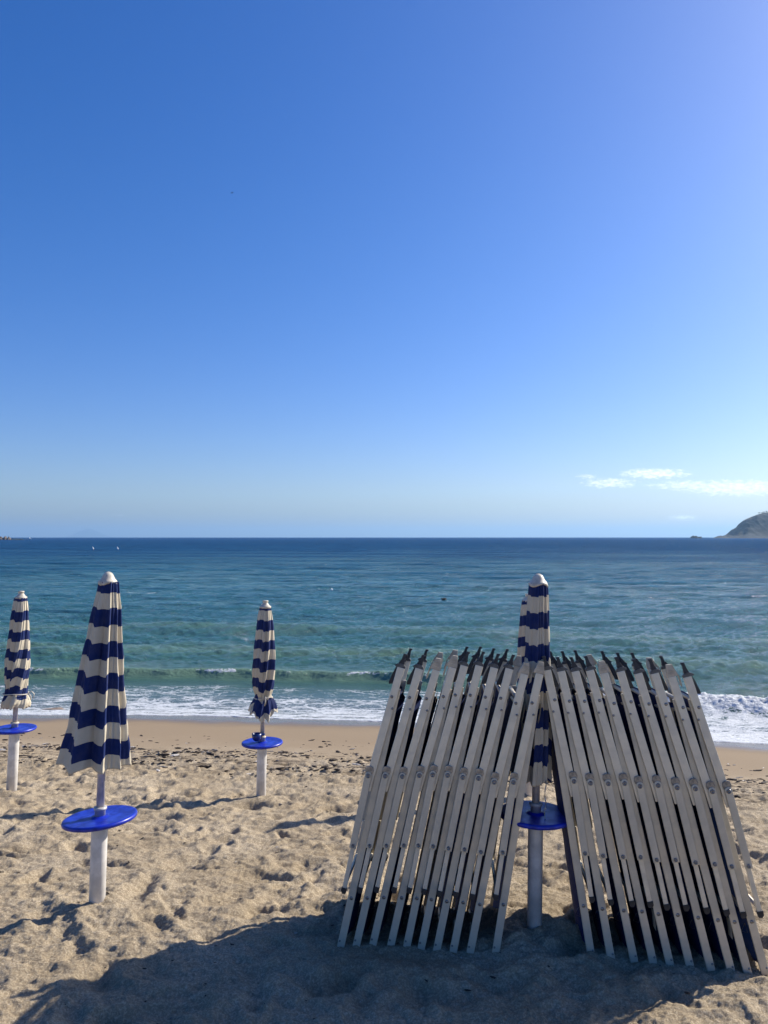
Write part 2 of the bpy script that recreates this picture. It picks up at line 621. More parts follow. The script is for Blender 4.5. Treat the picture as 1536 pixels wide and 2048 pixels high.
YS = np.interp(XS, _sx, _sy) * fade + 15.0 * (1 - fade) + TT - edge * fade
Sn = y_shore(XS) - YS
Dn = -Sn
ZS = np.full_like(XS, SEA)
rs = np.random.RandomState(3)
res = np.gradient(T)[:, None]
for k in range(60):
    lam = 0.30 * (9.0 / 0.30) ** (k / 59.0)
    ang = rs.normal(0, 0.33 if lam > 1.2 else 0.6)
    kx, ky = math.sin(ang) * 2 * math.pi / lam, math.cos(ang) * 2 * math.pi / lam
    ph = rs.uniform(0, 6.28)
    amp = 0.0068 * lam ** 0.36
    att = np.clip(1.5 - 3.0 * res / lam, 0, 1)
    if att.max() <= 0:
        continue
    wave = np.sin(kx * XS + ky * YS + ph + 0.9 * gnoise(XS / lam / 4, YS / lam / 3, 100 + k))
    ZS += amp * att * (wave + 0.28 * wave * np.abs(wave)) * sstep(4.0, 9.0, Dn)
# left wave about to break, crest roughly parallel to the shore
xx = XS
c1 = 5.05 + 0.22 * gnoise(xx * 0.35, xx * 0, 201) + 0.10 * gnoise(xx * 1.3, xx * 0, 202)
amp1 = 0.27 * (0.75 + 0.25 * gnoise(xx * 0.3, xx * 0, 203)) * (1 - sstep(1.0, 4.0, xx)) * (0.55 + .45 * sstep(-14, -9, xx))
d1 = Dn - c1
W1 = np.where(d1 < 0, np.exp(-(np.abs(d1) / 0.26) ** 2.0), np.exp(-(d1 / 1.25) ** 2))
# second swell behind it
c2 = 9.6 + 0.5 * gnoise(xx * 0.25, xx * 0, 204)
W2 = np.exp(-((Dn - c2) / 0.9) ** 2) * 0.16
c3 = 15.2 + 0.8 * gnoise(xx * 0.16, xx * 0, 205)
W3 = np.exp(-((Dn - c3) / 1.2) ** 2) * 0.15
# right side: broken wave of white water
c4 = 3.5 + 0.22 * gnoise(xx * 0.6, xx * 0, 206) + 0.10 * gnoise(xx * 2.2, xx * 0, 207)
amp4 = 0.26 * sstep(2.2, 4.4, xx)
d4 = Dn - c4
W4 = np.where(d4 < 0, np.exp(-(np.abs(d4) / 0.50) ** 2), np.exp(-(d4 / 0.9) ** 2))
ZS += amp1 * W1 + W2 + W3 + amp4 * W4
# small chop in the wash
ZS += 0.012 * fbm(XS * 1.6, YS * 3.4, 3, 301) * sstep(0.5, 2.0, Dn) * (1 - sstep(6, 10, Dn))
# foam amount
lumps = fbm(XS * 5.0, YS * 6.0, 4, 311, 0.6)
lump2 = np.abs(fbm(XS * 11.0, YS * 12.0, 3, 317, 0.6))
foam = np.zeros_like(XS)
wash = (sstep(-0.05, 0.15, Dn) * (1 - sstep(3.4, 4.6, Dn)))
var = 0.5 + 0.5 * fbm(XS * 0.55, YS * 0.9, 3, 321)
leftness = 1 - sstep(-0.5, 3.0, XS)
foam = wash * (0.34 + 0.15 * sstep(3.2, 1.0, Dn) + 0.26 * var)
foam = np.maximum(foam, np.exp(-(np.maximum(TT - 0.10, 0) / 0.08) ** 2) * 1.7)
foam = np.maximum(foam, np.exp(-((TT - 0.55 - 0.25 * gnoise(XS * .7, XS * 0, 330)) / 0.28) ** 2) * (0.66 + .2 * var))
foam = np.where(leftness < 1, foam * leftness + (1 - leftness) * np.maximum(foam, wash * (0.60 + 0.24 * var)), foam)
brk = np.clip(W4 * amp4 / 0.26, 0, 1)
foam = np.maximum(foam, sstep(0.12, 0.5, brk) * (1 - sstep(0.35, 1.1, d4)) * (1.02 + 0.3 * lumps))
crest = np.exp(-((d1 + 0.10) / 0.13) ** 2) * sstep(0.08, 0.2, amp1)
foam = np.maximum(foam, crest * np.clip(0.30 + 0.75 * gnoise(xx * 0.8, xx * 0 + 3, 340) + 0.35 * lumps, 0, 0.85))
capn = fbm(XS * 0.10, YS * 0.22, 4, 350, .6)
foam = np.maximum(foam, (sstep(0.95, 1.15, capn) * sstep(8, 14, Dn) * 0.50))
ZS += brk * (0.040 * lumps + 0.03 * lump2) * (foam > 0.2)
ZS += crest * 0.035 * lump2
ZS += 0.010 * foam * (1 - brk) * sstep(0.45, 0.9, foam)
# swash sheet runs up over the sand
film = profile(Sn) + 0.006 + 0.010 * sstep(0.0, 0.25, TT) + 0.006 * np.exp(-((TT - 0.06) / 0.06) ** 2)
ZS = np.maximum(ZS, film)
ZS[0] = profile(Sn[0]) - 0.012


def sea_material():
    m, t, p, o = new_mat('sea_water')
    geo = N(t, 'ShaderNodeNewGeometry')
    pos = geo.outputs['Position']
    d = N(t, 'ShaderNodeAttribute', attribute_name='offshore').outputs['Fac']
    fo = N(t, 'ShaderNodeAttribute', attribute_name='foam').outputs['Fac']
    fs = N(t, 'ShaderNodeAttribute', attribute_name='face').outputs['Fac']

    def mapped(sx, sy):
        mp_ = N(t, 'ShaderNodeMapping')
        mp_.inputs['Scale'].default_value = (sx, sy, 1)
        t.links.new(pos, mp_.inputs[0])
        return mp_.outputs[0]

    def noise(sx, sy, det=4.0, rg=0.6):
        n = N(t, 'ShaderNodeTexNoise', i_Scale=1.0, i_Detail=det, i_Roughness=rg)
        t.links.new(mapped(sx, sy), n.inputs['Vector'])
        return n.outputs[0]
    big = noise(0.03, 0.09)
    huge = noise(0.004, 0.012)
    dl = math_node(t, 'LOGARITHM', math_node(t, 'MAXIMUM', d, 0.2), 10.0)
    dl = math_node(t, 'ADD', dl, math_node(t, 'MULTIPLY', math_node(t, 'SUBTRACT', big, 0.5), 1.1))
    cr = N(t, 'ShaderNodeValToRGB')
    t.links.new(maprange(t, dl, -0.7, 3.3, smooth=False), cr.inputs[0])
    stops = [(0.0, (0.14, 0.125, 0.09)), (0.20, (0.10, 0.12, 0.10)), (0.34, (0.045, 0.115, 0.095)), (0.42, (0.045, 0.150, 0.140)),
             (0.53, (0.042, 0.145, 0.170)), (0.61, (0.028, 0.125, 0.178)), (0.67, (0.012, 0.095, 0.175)), (0.74, (0.010, 0.078, 0.185)), (1.0, (0.010, 0.066, 0.185))]
    els = cr.color_ramp.elements
    els[0].position, els[0].color = stops[0][0], (*stops[0][1], 1)
    els[1].position, els[1].color = stops[-1][0], (*stops[-1][1], 1)
    for ps, c in stops[1:-1]:
        e = els.new(ps)
        e.color = (*c, 1)
    col = mixrgb(t, math_node(t, 'MULTIPLY', fs, 0.9), cr.outputs[0], (0.19, 0.29, 0.185, 1))  # wave faces coloured brighter green, painting in the glow of light through them
    # foam: web pattern that closes up as the amount rises
    warp = N(t, 'ShaderNodeTexNoise', i_Scale=1.6, i_Detail=4.0, i_Roughness=0.6)
    t.links.new(pos, warp.inputs['Vector'])
    wsc = N(t, 'ShaderNodeVectorMath', operation='SCALE')
    wsc.inputs[3].default_value = 1.3
    t.links.new(warp.outputs['Color'], wsc.inputs[0])
    wad = N(t, 'ShaderNodeVectorMath', operation='ADD')
    t.links.new(mapped(0.55, 1.7), wad.inputs[0])
    t.links.new(wsc.outputs[0], wad.inputs[1])
    v1 = N(t, 'ShaderNodeTexVoronoi', feature='DISTANCE_TO_EDGE', i_Scale=1.9)
    v2 = N(t, 'ShaderNodeTexVoronoi', feature='DISTANCE_TO_EDGE', i_Scale=5.2)
    for v in (v1, v2):
        t.links.new(wad.outputs[0], v.inputs['Vector'])
    fn = noise(9.0, 16.0, 5.0, 0.7)
    web = math_node(t, 'MINIMUM', math_node(t, 'MULTIPLY', v1.outputs[0], 1.9), math_node(t, 'ADD', math_node(t, 'MULTIPLY', v2.outputs[0], 2.0), 0.12))
    web = math_node(t, 'ADD', web, math_node(t, 'MULTIPLY', math_node(t, 'SUBTRACT', fn, 0.5), 0.55))
    thr = math_node(t, 'SUBTRACT', math_node(t, 'MULTIPLY', fo, 1.25), 0.55)
    f = maprange(t, math_node(t, 'SUBTRACT', thr, web), -0.15, 0.17)
    f = math_node(t, 'MULTIPLY', f, maprange(t, fo, 0.02, 0.2))
    # glints / whitecaps far out are left to the light
    t.links.new(col, p.inputs['Base Color'])
    p.inputs['IOR'].default_value = 1.33
    t.links.new(maprange(t, dl, 0.5, 2.6, 0.05, 0.12), p.inputs['Roughness'])
    h1 = noise(1.3, 2.8, 7.0, 0.78)
    h2 = noise(0.28, 0.75, 6.0, 0.70)
    h3 = noise(3.2, 6.0, 5.0, 0.7)
    h4 = noise(0.035, 0.12, 6.0, 0.72)
    h5 = noise(0.010, 0.04, 5.0, 0.7)
    near = maprange(t, dl, 0.35, 0.95, 0.12, 1.0)
    hh = math_node(t, 'ADD', math_node(t, 'MULTIPLY', h1, 0.22), math_node(t, 'MULTIPLY', math_node(t, 'MULTIPLY', h2, 0.75), maprange(t, dl, 1.2, 2.0, 0.15, 1.0)))
    hh = math_node(t, 'ADD', hh, math_node(t, 'MULTIPLY', h3, 0.10))
    hh = math_node(t, 'ADD', hh, math_node(t, 'MULTIPLY', math_node(t, 'MULTIPLY', h4, 5.5), maprange(t, dl, 1.4, 2.2)))
    hh = math_node(t, 'ADD', hh, math_node(t, 'MULTIPLY', math_node(t, 'MULTIPLY', h5, 16.0), maprange(t, dl, 2.1, 2.9)))
    b = N(t, 'ShaderNodeBump', i_Distance=1.0)
    t.links.new(hh, b.inputs['Height'])
    t.links.new(near, b.inputs['Strength'])
    t.links.new(b.outputs[0], p.inputs['Normal'])
    fb = N(t, 'ShaderNodeBsdfPrincipled', i_Roughness=0.8)
    fcol = mixrgb(t, maprange(t, fn, 0.3, 0.7), (0.42, 0.45, 0.46, 1), (0.74, 0.76, 0.76, 1))
    t.links.new(fcol, fb.inputs['Base Color'])
    fbump = N(t, 'ShaderNodeBump', i_Strength=0.8, i_Distance=0.03)
    t.links.new(math_node(t, 'ADD', fn, noise(28, 40, 3.0)), fbump.inputs['Height'])
    t.links.new(fbump.outputs[0], fb.inputs['Normal'])
    mx = N(t, 'ShaderNodeMixShader')
    t.links.new(f, mx.inputs[0])
    # a rough sea seen at a low angle mirrors far less sky than a flat sheet would
    df = N(t, 'ShaderNodeBsdfDiffuse')
    t.links.new(col, df.inputs[0])
    t.links.new(b.outputs[0], df.inputs['Normal'])
    m2 = N(t, 'ShaderNodeMixShader')
    t.links.new(maprange(t, dl, 1.0, 2.5, 0.10, 0.90), m2.inputs[0])
    t.links.new(p.outputs[0], m2.inputs[1])
    t.links.new(df.outputs[0], m2.inputs[2])
    t.links.new(m2.outputs[0], mx.inputs[1])
    t.links.new(fb.outputs[0], mx.inputs[2])
    t.links.new(mx.outputs[0], o.inputs[0])
    return m


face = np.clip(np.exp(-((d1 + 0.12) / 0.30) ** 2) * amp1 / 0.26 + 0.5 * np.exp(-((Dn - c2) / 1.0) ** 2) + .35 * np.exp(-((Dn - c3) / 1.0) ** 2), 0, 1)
sea_me = grid_mesh('sea', np.stack([XS, YS, ZS], -1), sea_material(), {'offshore': np.maximum(Dn, 0.05), 'foam': foam, 'face': face})
tag(link_mesh('sea_water', sea_me), 'open sea, deep blue far out and teal near, breaking in white foam on the beach', None, None, 'structure')
# the sea bed below everything, so that the ground goes on
bm = bmesh.new()
vs = [bm.verts.new(c) for c in ((-60000, -300, -7), (60000, -300, -7), (60000, 42500, -7), (-60000, 42500, -7))]
bm.faces.new(vs)
tag(link_mesh('sea_bed', from_bm('sea_bed', bm, M_DRIFT)), 'sea bed far below the water', None, None, 'structure')

# ------------------------------------------------------------------ debris on the tide line
_t = bmesh.new()
bmesh.ops.create_icosphere(_t, subdivisions=1, radius=1.0)
_v = np.array([v.co[:] for v in _t.verts])
_f = np.array([[v.index for v in f.verts] for f in _t.faces])
_t.free()
dv, dfc, dmi = [], [], []
nrs = np.random.RandomState(9)
for i in range(8500):
    q = rng.random()
    if q < 0.84:
        s = 3.9 + rng.choice((0.0, 0.12, 0.45, 0.9, 1.3)) + rng.gauss(0, 0.09) + abs(rng.gauss(0, 0.25))
        cxx = rng.uniform(-7.5, 7.5)
        if math.sin(cxx * 2.1 + s * 3) + math.sin(cxx * 5.3 - s * 7) < rng.uniform(-1.6, 1.2):
            continue
    elif q < 0.89:
        s = rng.uniform(2.6, 4.0)
        cxx = rng.uniform(-7.5, 7.5)
    else:
        s = rng.uniform(5.5, 12.3)
        cxx = rng.uniform(-1, 1) * (15 - s) * 0.6
    cyy = float(y_shore(cxx)) - s
    if cyy < 2.9:
        continue
    sz = rng.choice((0.004, 0.005, 0.007, 0.010, 0.013, 0.017)) * rng.uniform(.7, 1.4) * (1.0 if s < 6 else 0.32)
    a = rng.gauss(0, .5)
    ca, sa = math.cos(a), math.sin(a)
    e1, e2, e3 = sz * rng.uniform(1.0, 4.0), sz * rng.uniform(.7, 1.5), sz * rng.uniform(.4, .9)
    g = ground_z(cxx, cyy)
    vv = _v * nrs.uniform(.65, 1.25, (len(_v), 1))
    dfc.append(_f + len(dv) * len(_v))
    dv.append(np.stack([cxx + ca * vv[:, 0] * e1 - sa * vv[:, 1] * e2, cyy + sa * vv[:, 0] * e1 + ca * vv[:, 1] * e2, g + vv[:, 2] * e3 + e3 * .4], -1))
    dmi += [0 if rng.random() < .84 else (1 if rng.random() < .6 else 2)] * len(_f)
M_D1 = simple_mat('dried_seaweed', (0.045, 0.030, 0.020), 0.8, 0, .3, 30)
M_D2 = simple_mat('grey_pebble', (0.22, 0.20, 0.18), 0.7, 0, .3, 30)
M_D3 = simple_mat('pale_shell', (0.70, 0.64, 0.55), 0.6, 0, .1, 30)
deb_me = bpy.data.meshes.new('beach_debris')
deb_me.from_pydata(np.concatenate(dv).tolist(), [], np.concatenate(dfc).tolist())
for m_ in (M_D1, M_D2, M_D3):
    deb_me.materials.append(m_)
deb_me.polygons.foreach_set('material_index', np.array(dmi, dtype=np.int32))
tag(link_mesh('beach_debris', deb_me),
    'dried seaweed bits, pebbles and shell scattered along the tide line', 'debris', None, 'stuff')

# ------------------------------------------------------------------ parasols


def pleated(name, zs, rl, cloth, mat, lobes=8, depth=0.35, twist=0.0, seed=0, bend=None, hem=None, sharp=1.0, nth=224, ex=1.0):
    """zs, rl: arrays of height and outer radius (top to bottom); cloth: stripe coordinate"""
    th = np.linspace(0, 2 * np.pi, nth, endpoint=False)[None, :]
    zs, rl, cl = (np.asarray(a)[:, None] for a in (zs, rl, cloth))
    h = (zs[0] - zs) / (zs[0] - zs[-1])
    tt = th + twist * h ** 2 + 0.10 * np.sin(2 * th + seed) + 0.07 * np.sin(3 * th + seed * 1.7)
    ph = tt * lobes / 2
    ridge = (1 - np.abs(np.sin(ph))) ** sharp    # 1 on the rib creases, 0 in the valleys
    per = 0.65 + 0.35 * np.sin(th * 2.5 + seed * 2.1 + 1.5 * np.sin(th + seed))
    dp = depth * (0.35 + 0.65 * sstep(0, 0.35, h)) * per
    r = rl * (1 - dp * (1 - ridge) ** ex)
    # secondary pleats, stronger near the top
    r = r * (1 + 0.05 * (1 - 0.6 * h) * np.sin(tt * lobes * 2 + seed) + 0.02 * np.sin(tt * lobes * 4 + 2 * seed + 4 * h))
    gn = fbm(np.cos(th) * 1.6 + seed + h * 0, h * 5 + np.sin(th) * 1.6, 3, 500 + int(seed * 10))
    r = r * (1 + 0.06 * gn)
    zz = zs + 0 * th
    sag = (0.020 * gnoise(np.cos(th) * 1.7 + seed, np.sin(th) * 1.7 + 0 * h, 600 + int(seed * 10)) + 0.010 * (1 - ridge) * per) * h
    zz = zz + sag
    if hem is not None:
        zz = zz + hem(th, h)
    x = r * np.cos(th)
    y_ = r * np.sin(th)
    if bend is not None:
        bx = np.asarray([bend(float(v)) for v in h[:, 0]])[:, None]
        x = x + bx
    P = np.stack([x, y_, zz], -1)
    pan = np.floor(tt * lobes / 2 / np.pi)
    c = cl + 0 * th + (0.25 + h) * (0.35 * (hash2(pan, pan * 0 + 3, int(seed * 10)) - .5) + 0.22 * (np.mod(pan, 2) - .5)) * np.clip((1 - ridge) * 12, 0, 1)
    c = c + 0.10 * h * gnoise(th * 2.0, h * 0 + th * 0, 700)
    return grid_mesh(name, P, mat, {'cloth': c}, True, True)


def zpx(spec, y):       # height above the base of an image row at this depth
    return at(spec['px'], y, spec['Y']).z - spec['p'].z


# left near parasol: loose, wide at the hem
def parasol(name, spec, label, k, prof, bands, capz, style, tz, tilt=(0, 0), lobes=8, depth=.35, twist=0, seed=1.0,
            tube_r=0.047, pole_r=0.019, cap_r=0.055, table_tilt=(0, 0), table_r=0.222, hem=None, tie=None, bend=None, rotz=0.0, sharp=1.0, ex=1.0, band0=0, pole_mat=None, rough_hem=False):
    p = spec['p']
    root = empty(name, (p.x, p.y, p.z))
    root.rotation_euler = (tilt[1], tilt[0], 0)
    tag(root, label, 'parasol', 'closed striped beach parasols with blue tables')
    # tube and table
    bm = bmesh.new()
    add_lathe(bm, [(0, -0.35), (tube_r, -0.35), (tube_r, tz - 0.03), (tube_r * .96, tz - 0.012), (0, tz - 0.012)], 32)
    me = from_bm('base_tube', bm, M_PVC, True)
    o = link_mesh('base_tube', me, root)
    bm = bmesh.new()
    add_lathe(bm, [(0, -0.020), (table_r * .3, -0.020), (table_r * 0.93, -0.014), (table_r * .985, -0.008), (table_r, 0.002), (table_r * .985, 0.012),
                   (table_r * .95, 0.0155), (table_r * .90, 0.0145), (table_r * 0.3, 0.012), (pole_r * 2.2, 0.012), (pole_r * 2, 0.02), (0, 0.02)], 64)
    tb = link_mesh('table_disc', from_bm('table_disc', bm, M_BLUE, True), root, (0, 0, tz))
    tb.rotation_euler = (table_tilt[1], table_tilt[0], 0)
    bm = bmesh.new()
    add_lathe(bm, [(pole_r * 1.05, tz - 0.02), (pole_r * 1.35, tz - .02), (pole_r * 1.35, tz + 0.055), (pole_r * 1.7, tz + 0.058), (pole_r * 1.7, tz + 0.070), (pole_r * 1.3, tz + 0.074), (pole_r * 1.02, tz + 0.075)], 28)
    link_mesh('collar', from_bm('collar', bm, pole_mat or M_POLE, True), root)
    bm = bmesh.new()
    add_lathe(bm, [(0, tz), (pole_r, tz), (pole_r, capz - 0.02), (0, capz - 0.02)], 20)
    link_mesh('pole', from_bm('pole', bm, pole_mat or M_POLE, True), root)
    # canopy
    hz = np.array([q[0] for q in prof])
    hr = np.array([q[1] for q in prof])
    n = 120
    zs = np.linspace(hz[0], hz[-1], n)
    rr = np.interp(-zs, -hz, hr)
    bz = []
    for yy in bands:
        z_ = zpx(spec, yy)
        for _ in range(3):
            z_ = at(spec['px'], yy, spec['Y'] - 0.8 * float(np.interp(-z_, -hz, hr))).z - spec['p'].z
        bz.append(z_)
    cl = np.interp(-zs, [-b for b in bz], np.arange(len(bz)) + band0)
    me = pleated('canopy', zs, rr, cl, M_STRIPE, lobes, depth, twist, seed, bend, hem, sharp, ex=ex)
    c = link_mesh('canopy', me, root)
    c.rotation_euler = (0, 0, rotz)
    md = c.modifiers.new('thick', 'SOLIDIFY')
    md.thickness = 0.0015
    # cap
    bm = bmesh.new()
    z0 = hz[0]
    hgt = capz - z0
    if style == 'hat':
        pr = [(cap_r * .85, -0.012), (cap_r * 1.10, -0.010), (cap_r * 1.13, 0.0), (cap_r * .98, .12 * hgt), (cap_r * .80, .28 * hgt), (cap_r * .70, .45 * hgt), (cap_r * .58, .68 * hgt), (cap_r * .42, .86 * hgt), (cap_r * .2, .97 * hgt), (0, hgt)]
    else:
        pr = [(cap_r * .9, -0.012), (cap_r * 1.0, -0.010), (cap_r * 1.0, .12 * hgt), (cap_r * .78, .22 * hgt), (cap_r * .62, .40 * hgt), (cap_r * .45, .62 * hgt), (cap_r * .43, .80 * hgt), (cap_r * .52, .84 * hgt), (cap_r * .50, hgt), (0, hgt)]
    add_lathe(bm, pr, 40)
    for v in bm.verts:
        a = math.atan2(v.co.y, v.co.x)
        if style == 'hat' and v.co.z < .1 * hgt:
            v.co.z -= 0.008 * math.sin(3 * a + seed) + 0.005
        v.co.z += z0
    link_mesh('cap', from_bm('cap', bm, M_CREAM, True), root)
    if tie is not None:
        tzz, tr = tie
        bm = bmesh.new()
        pts = []
        for q in range(33):
            a = 2 * math.pi * q / 32
            pts.append((tr * (1 + .08 * math.sin(3 * a + seed)) * math.cos(a), tr * (1 + .08 * math.sin(3 * a + seed)) * math.sin(a), tzz + 0.008 * math.sin(2 * a + seed)))
        add_tube(bm, pts, 0.006, 6)
        side_ = -1.2 if seed < 3 else 0.1
        ca, sa = math.cos(side_), math.sin(side_)
        add_tube(bm, [(tr * ca, tr * sa, tzz), (tr * 1.25 * ca, tr * 1.25 * sa, tzz + .022), (tr * 1.5 * ca, tr * 1.5 * sa, tzz - 0.005), (tr * 1.45 * ca, tr * 1.45 * sa, tzz - 0.05)], 0.005, 6)
        add_tube(bm, [(tr * ca, tr * sa, tzz), (tr * 1.2 * ca, tr * 1.3 * sa, tzz - .03), (tr * 1.3 * ca - .01, tr * 1.3 * sa, tzz - 0.07)], 0.006, 6)
        link_mesh('tie_strap', from_bm('tie_strap', bm, M_CANVAS, True), root)
    return root


u = UMB['left']
k = u['Y'] / F
prof = [(zpx(u, yy), r * k) for yy, r in ((1163, 18), (1190, 22), (1215, 27), (1250, 31), (1300, 38), (1350, 44), (1400, 50.5), (1450, 57.5), (1490, 64), (1527, 70))]
bands = [1160, 1185, 1216, 1251, 1284, 1317, 1349, 1382, 1416, 1450, 1483, 1516, 1560]
parasol('beach_parasol', u, 'near left parasol hanging loose and wide above a tilted blue table', k, prof, bands, zpx(u, 1143), 'hat', zpx(u, 1637),
        tilt=(R(1.3), 0), lobes=9, depth=.50, twist=0.0, seed=1.3, cap_r=17 * k, table_tilt=(R(-5.5), R(-2)), sharp=0.8, bend=lambda h: 0.006 - 0.045 * h,
        hem=lambda th, h: h ** 3 * -0.010 * np.cos(th), tube_r=15.5 * k, pole_r=7.5 * k, rotz=0.2)

u = UMB['right']
k = u['Y'] / F
prof = [(zpx(u, yy), r * k) for yy, r in ((1166, 17.5), (1190, 19.5), (1230, 21.5), (1310, 24.5), (1400, 27), (1480, 29), (1562, 29))]
bands = [1160, 1192, 1224, 1256, 1288, 1320, 1352, 1384, 1416, 1456, 1488, 1523, 1580]
parasol('beach_parasol', u, 'near parasol rising between the two stacks of folded loungers', k, prof, bands, zpx(u, 1147), 'hat', zpx(u, 1630),
        tilt=(R(1.0), 0), lobes=10, depth=.30, twist=0.25, seed=2.2, cap_r=17.5 * k, table_tilt=(R(0.5), R(0)), tube_r=14.5 * k, pole_r=7.5 * k, sharp=.9, table_r=0.215)

u = UMB['mid']
k = u['Y'] / F
prof = [(zpx(u, yy), r * k) for yy, r in ((1214, 11), (1225, 13), (1250, 17), (1280, 20), (1310, 23), (1330, 23.5), (1350, 22.5), (1370, 21), (1385, 18), (1394, 15.5), (1400, 19), (1410, 25), (1420, 29), (1428, 31))]
bands = [1213, 1221, 1241, 1262, 1282, 1301, 1321, 1342, 1361, 1382, 1398, 1424, 1455]
hemf = lambda th, h: (h > .97) * (0.016 * np.sin(th * 14)) + h ** 8 * 0.05 * np.sin(2 * th + 1.0)
parasol('beach_parasol', u, 'far parasol tied at the waist, with an ashtray above its table', k, prof, bands, zpx(u, 1201), 'knob', zpx(u, 1486),
        tilt=(R(1.0), 0), lobes=8, depth=.34, twist=0.9, seed=2.7, cap_r=11.5 * k, table_tilt=(R(-1.5), R(0)), tube_r=9.4 * k, pole_r=4.2 * k, tie=(zpx(u, 1394), 17 * k), hem=hemf, table_r=0.217,
        pole_mat=M_CREAM, sharp=.9)
p = u['p']
cup = empty('ashtray', (p.x - 0.005, p.y - 0.03, p.z + zpx(u, 1471)))
tag(cup, 'small dark blue ashtray bowl clipped to the pole just above the round blue table', 'ashtray')
bm = bmesh.new()
add_lathe(bm, [(0, -0.045), (0.02, -0.045), (0.038, -0.030), (0.048, -0.005), (0.051, 0.035), (0.047, 0.035), (0.043, 0.0), (0.03, -.03), (0, -.038)], 28)
bw = link_mesh('bowl', from_bm('bowl', bm, M_CUP, True), cup)
bw.location = (-0.035, -0.02, 0.0)
bw.scale = (1.0, 1.0, 1)
bm = bmesh.new()
add_box(bm, 0.03, 0.0, 0.02, 0.035, 0.045, 0.012, 0.003)
link_mesh('clip', from_bm('clip', bm, M_CUP), cup)

u = UMB['edge']
k = u['Y'] / F
prof = [(zpx(u, yy), r * k) for yy, r in ((1195, 11.5), (1215, 15), (1250, 18.5), (1290, 22), (1330, 24), (1360, 23), (1378, 22), (1388, 22), (1398, 26), (1408, 29), (1417, 28))]
bands = [1194, 1202, 1222, 1242, 1262, 1281, 1301, 1320, 1339, 1358, 1376, 1397, 1430]
parasol('beach_parasol', u, 'far parasol at the left photo edge, gathered above its blue table', k, prof, bands, zpx(u, 1182), 'knob', zpx(u, 1458),
        tilt=(R(1.9), 0), lobes=8, depth=.30, twist=1.3, seed=4.1, cap_r=11.5 * k, table_tilt=(R(-2.0), R(-1)), tube_r=9.8 * k, pole_r=4.6 * k, tie=(zpx(u, 1386), 23 * k), table_r=0.217,
        hem=lambda th, h: h ** 6 * 0.03 * np.sin(th + 2.6) + (h > .97) * 0.006 * np.sin(th * 14), pole_mat=M_CREAM, sharp=.9)

u = UMB['hid']
k = u['Y'] / F
prof = [(zpx(u, yy), r * k) for yy, r in ((1201, 12), (1215, 14.5), (1250, 18), (1290, 21), (1330, 23), (1370, 22), (1392, 16), (1410, 24), (1440, 30))]
bands = [1200, 1209, 1231, 1252, 1274, 1294, 1314, 1335, 1356, 1376, 1398, 1424, 1455]
parasol('beach_parasol', u, 'far parasol mostly hidden behind the near one between the lounger stacks', k, prof, bands, zpx(u, 1188), 'knob', zpx(u, 1480),
        tilt=(R(0.2), 0), lobes=8, depth=.34, twist=0.6, seed=5.3, cap_r=11.5 * k, table_tilt=(R(0), R(0)), tube_r=9.4 * k, pole_r=4.2 * k, tie=(zpx(u, 1392), 17 * k), hem=hemf, table_r=0.217, pole_mat=M_CREAM, sharp=.9)

# ------------------------------------------------------------------ folded loungers
WID = 0.52
HW = WID / 2
LG = {}


def rail_mesh(name, x0, z0, x1, z1, wd, ylo, yhi, mat, rivets=(), rmat=None, round_top=False, bevel=0.004):
    bm = bmesh.new()
    d = Vector((x1 - x0, z1 - z0)).normalized()
    n = Vector((d.y, -d.x)) * wd / 2
    poly = [(x0 - n.x, z0 - n.y), (x0 + n.x, z0 + n.y), (x1 + n.x, z1 + n.y)]
    if round_top:
        for q in range(1, 6):
            a = math.pi * q / 6
            poly.append((x1 + n.x * math.cos(a) + d.x * wd / 2 * math.sin(a), z1 + n.y * math.cos(a) + d.y * wd / 2 * math.sin(a)))
    poly.append((x1 - n.x, z1 - n.y))
    add_prism(bm, poly, ylo, yhi, bevel)
    me = from_bm(name, bm, [mat], False)
    return me


def rivet_mesh(name, x, z, y, r, dirn, bolt=False):
    bm = bmesh.new()
    prof_ = [(0, 0.0045), (r * .5, 0.004), (r * .9, .002), (r, 0), (r, -.002)] if not bolt else [(0, .004), (r * .45, .004), (r * .5, .0075), (r * .85, .0065), (r, .003), (r, -.002)]
    seg = 14
    rings = []
    for rr, hh in prof_:
        rings.append([bm.verts.new((x + rr * math.cos(2 * math.pi * k / seg), y + dirn * hh, z + rr * math.sin(2 * math.pi * k / seg))) for k in range(seg)])
    for a, b in zip(rings, rings[1:]):
        for k in range(seg):
            bm.faces.new((a[k], a[(k + 1) % seg], b[(k + 1) % seg], b[k]))
    bmesh.ops.remove_doubles(bm, verts=bm.verts, dist=1e-5)
    return from_bm(name, bm, M_RIVET, True)


def layer(sd, a, b):      # y interval measured outwards from the side plane
    lo, hi = sorted((sd * (HW + a), sd * (HW + b)))
    return lo, hi


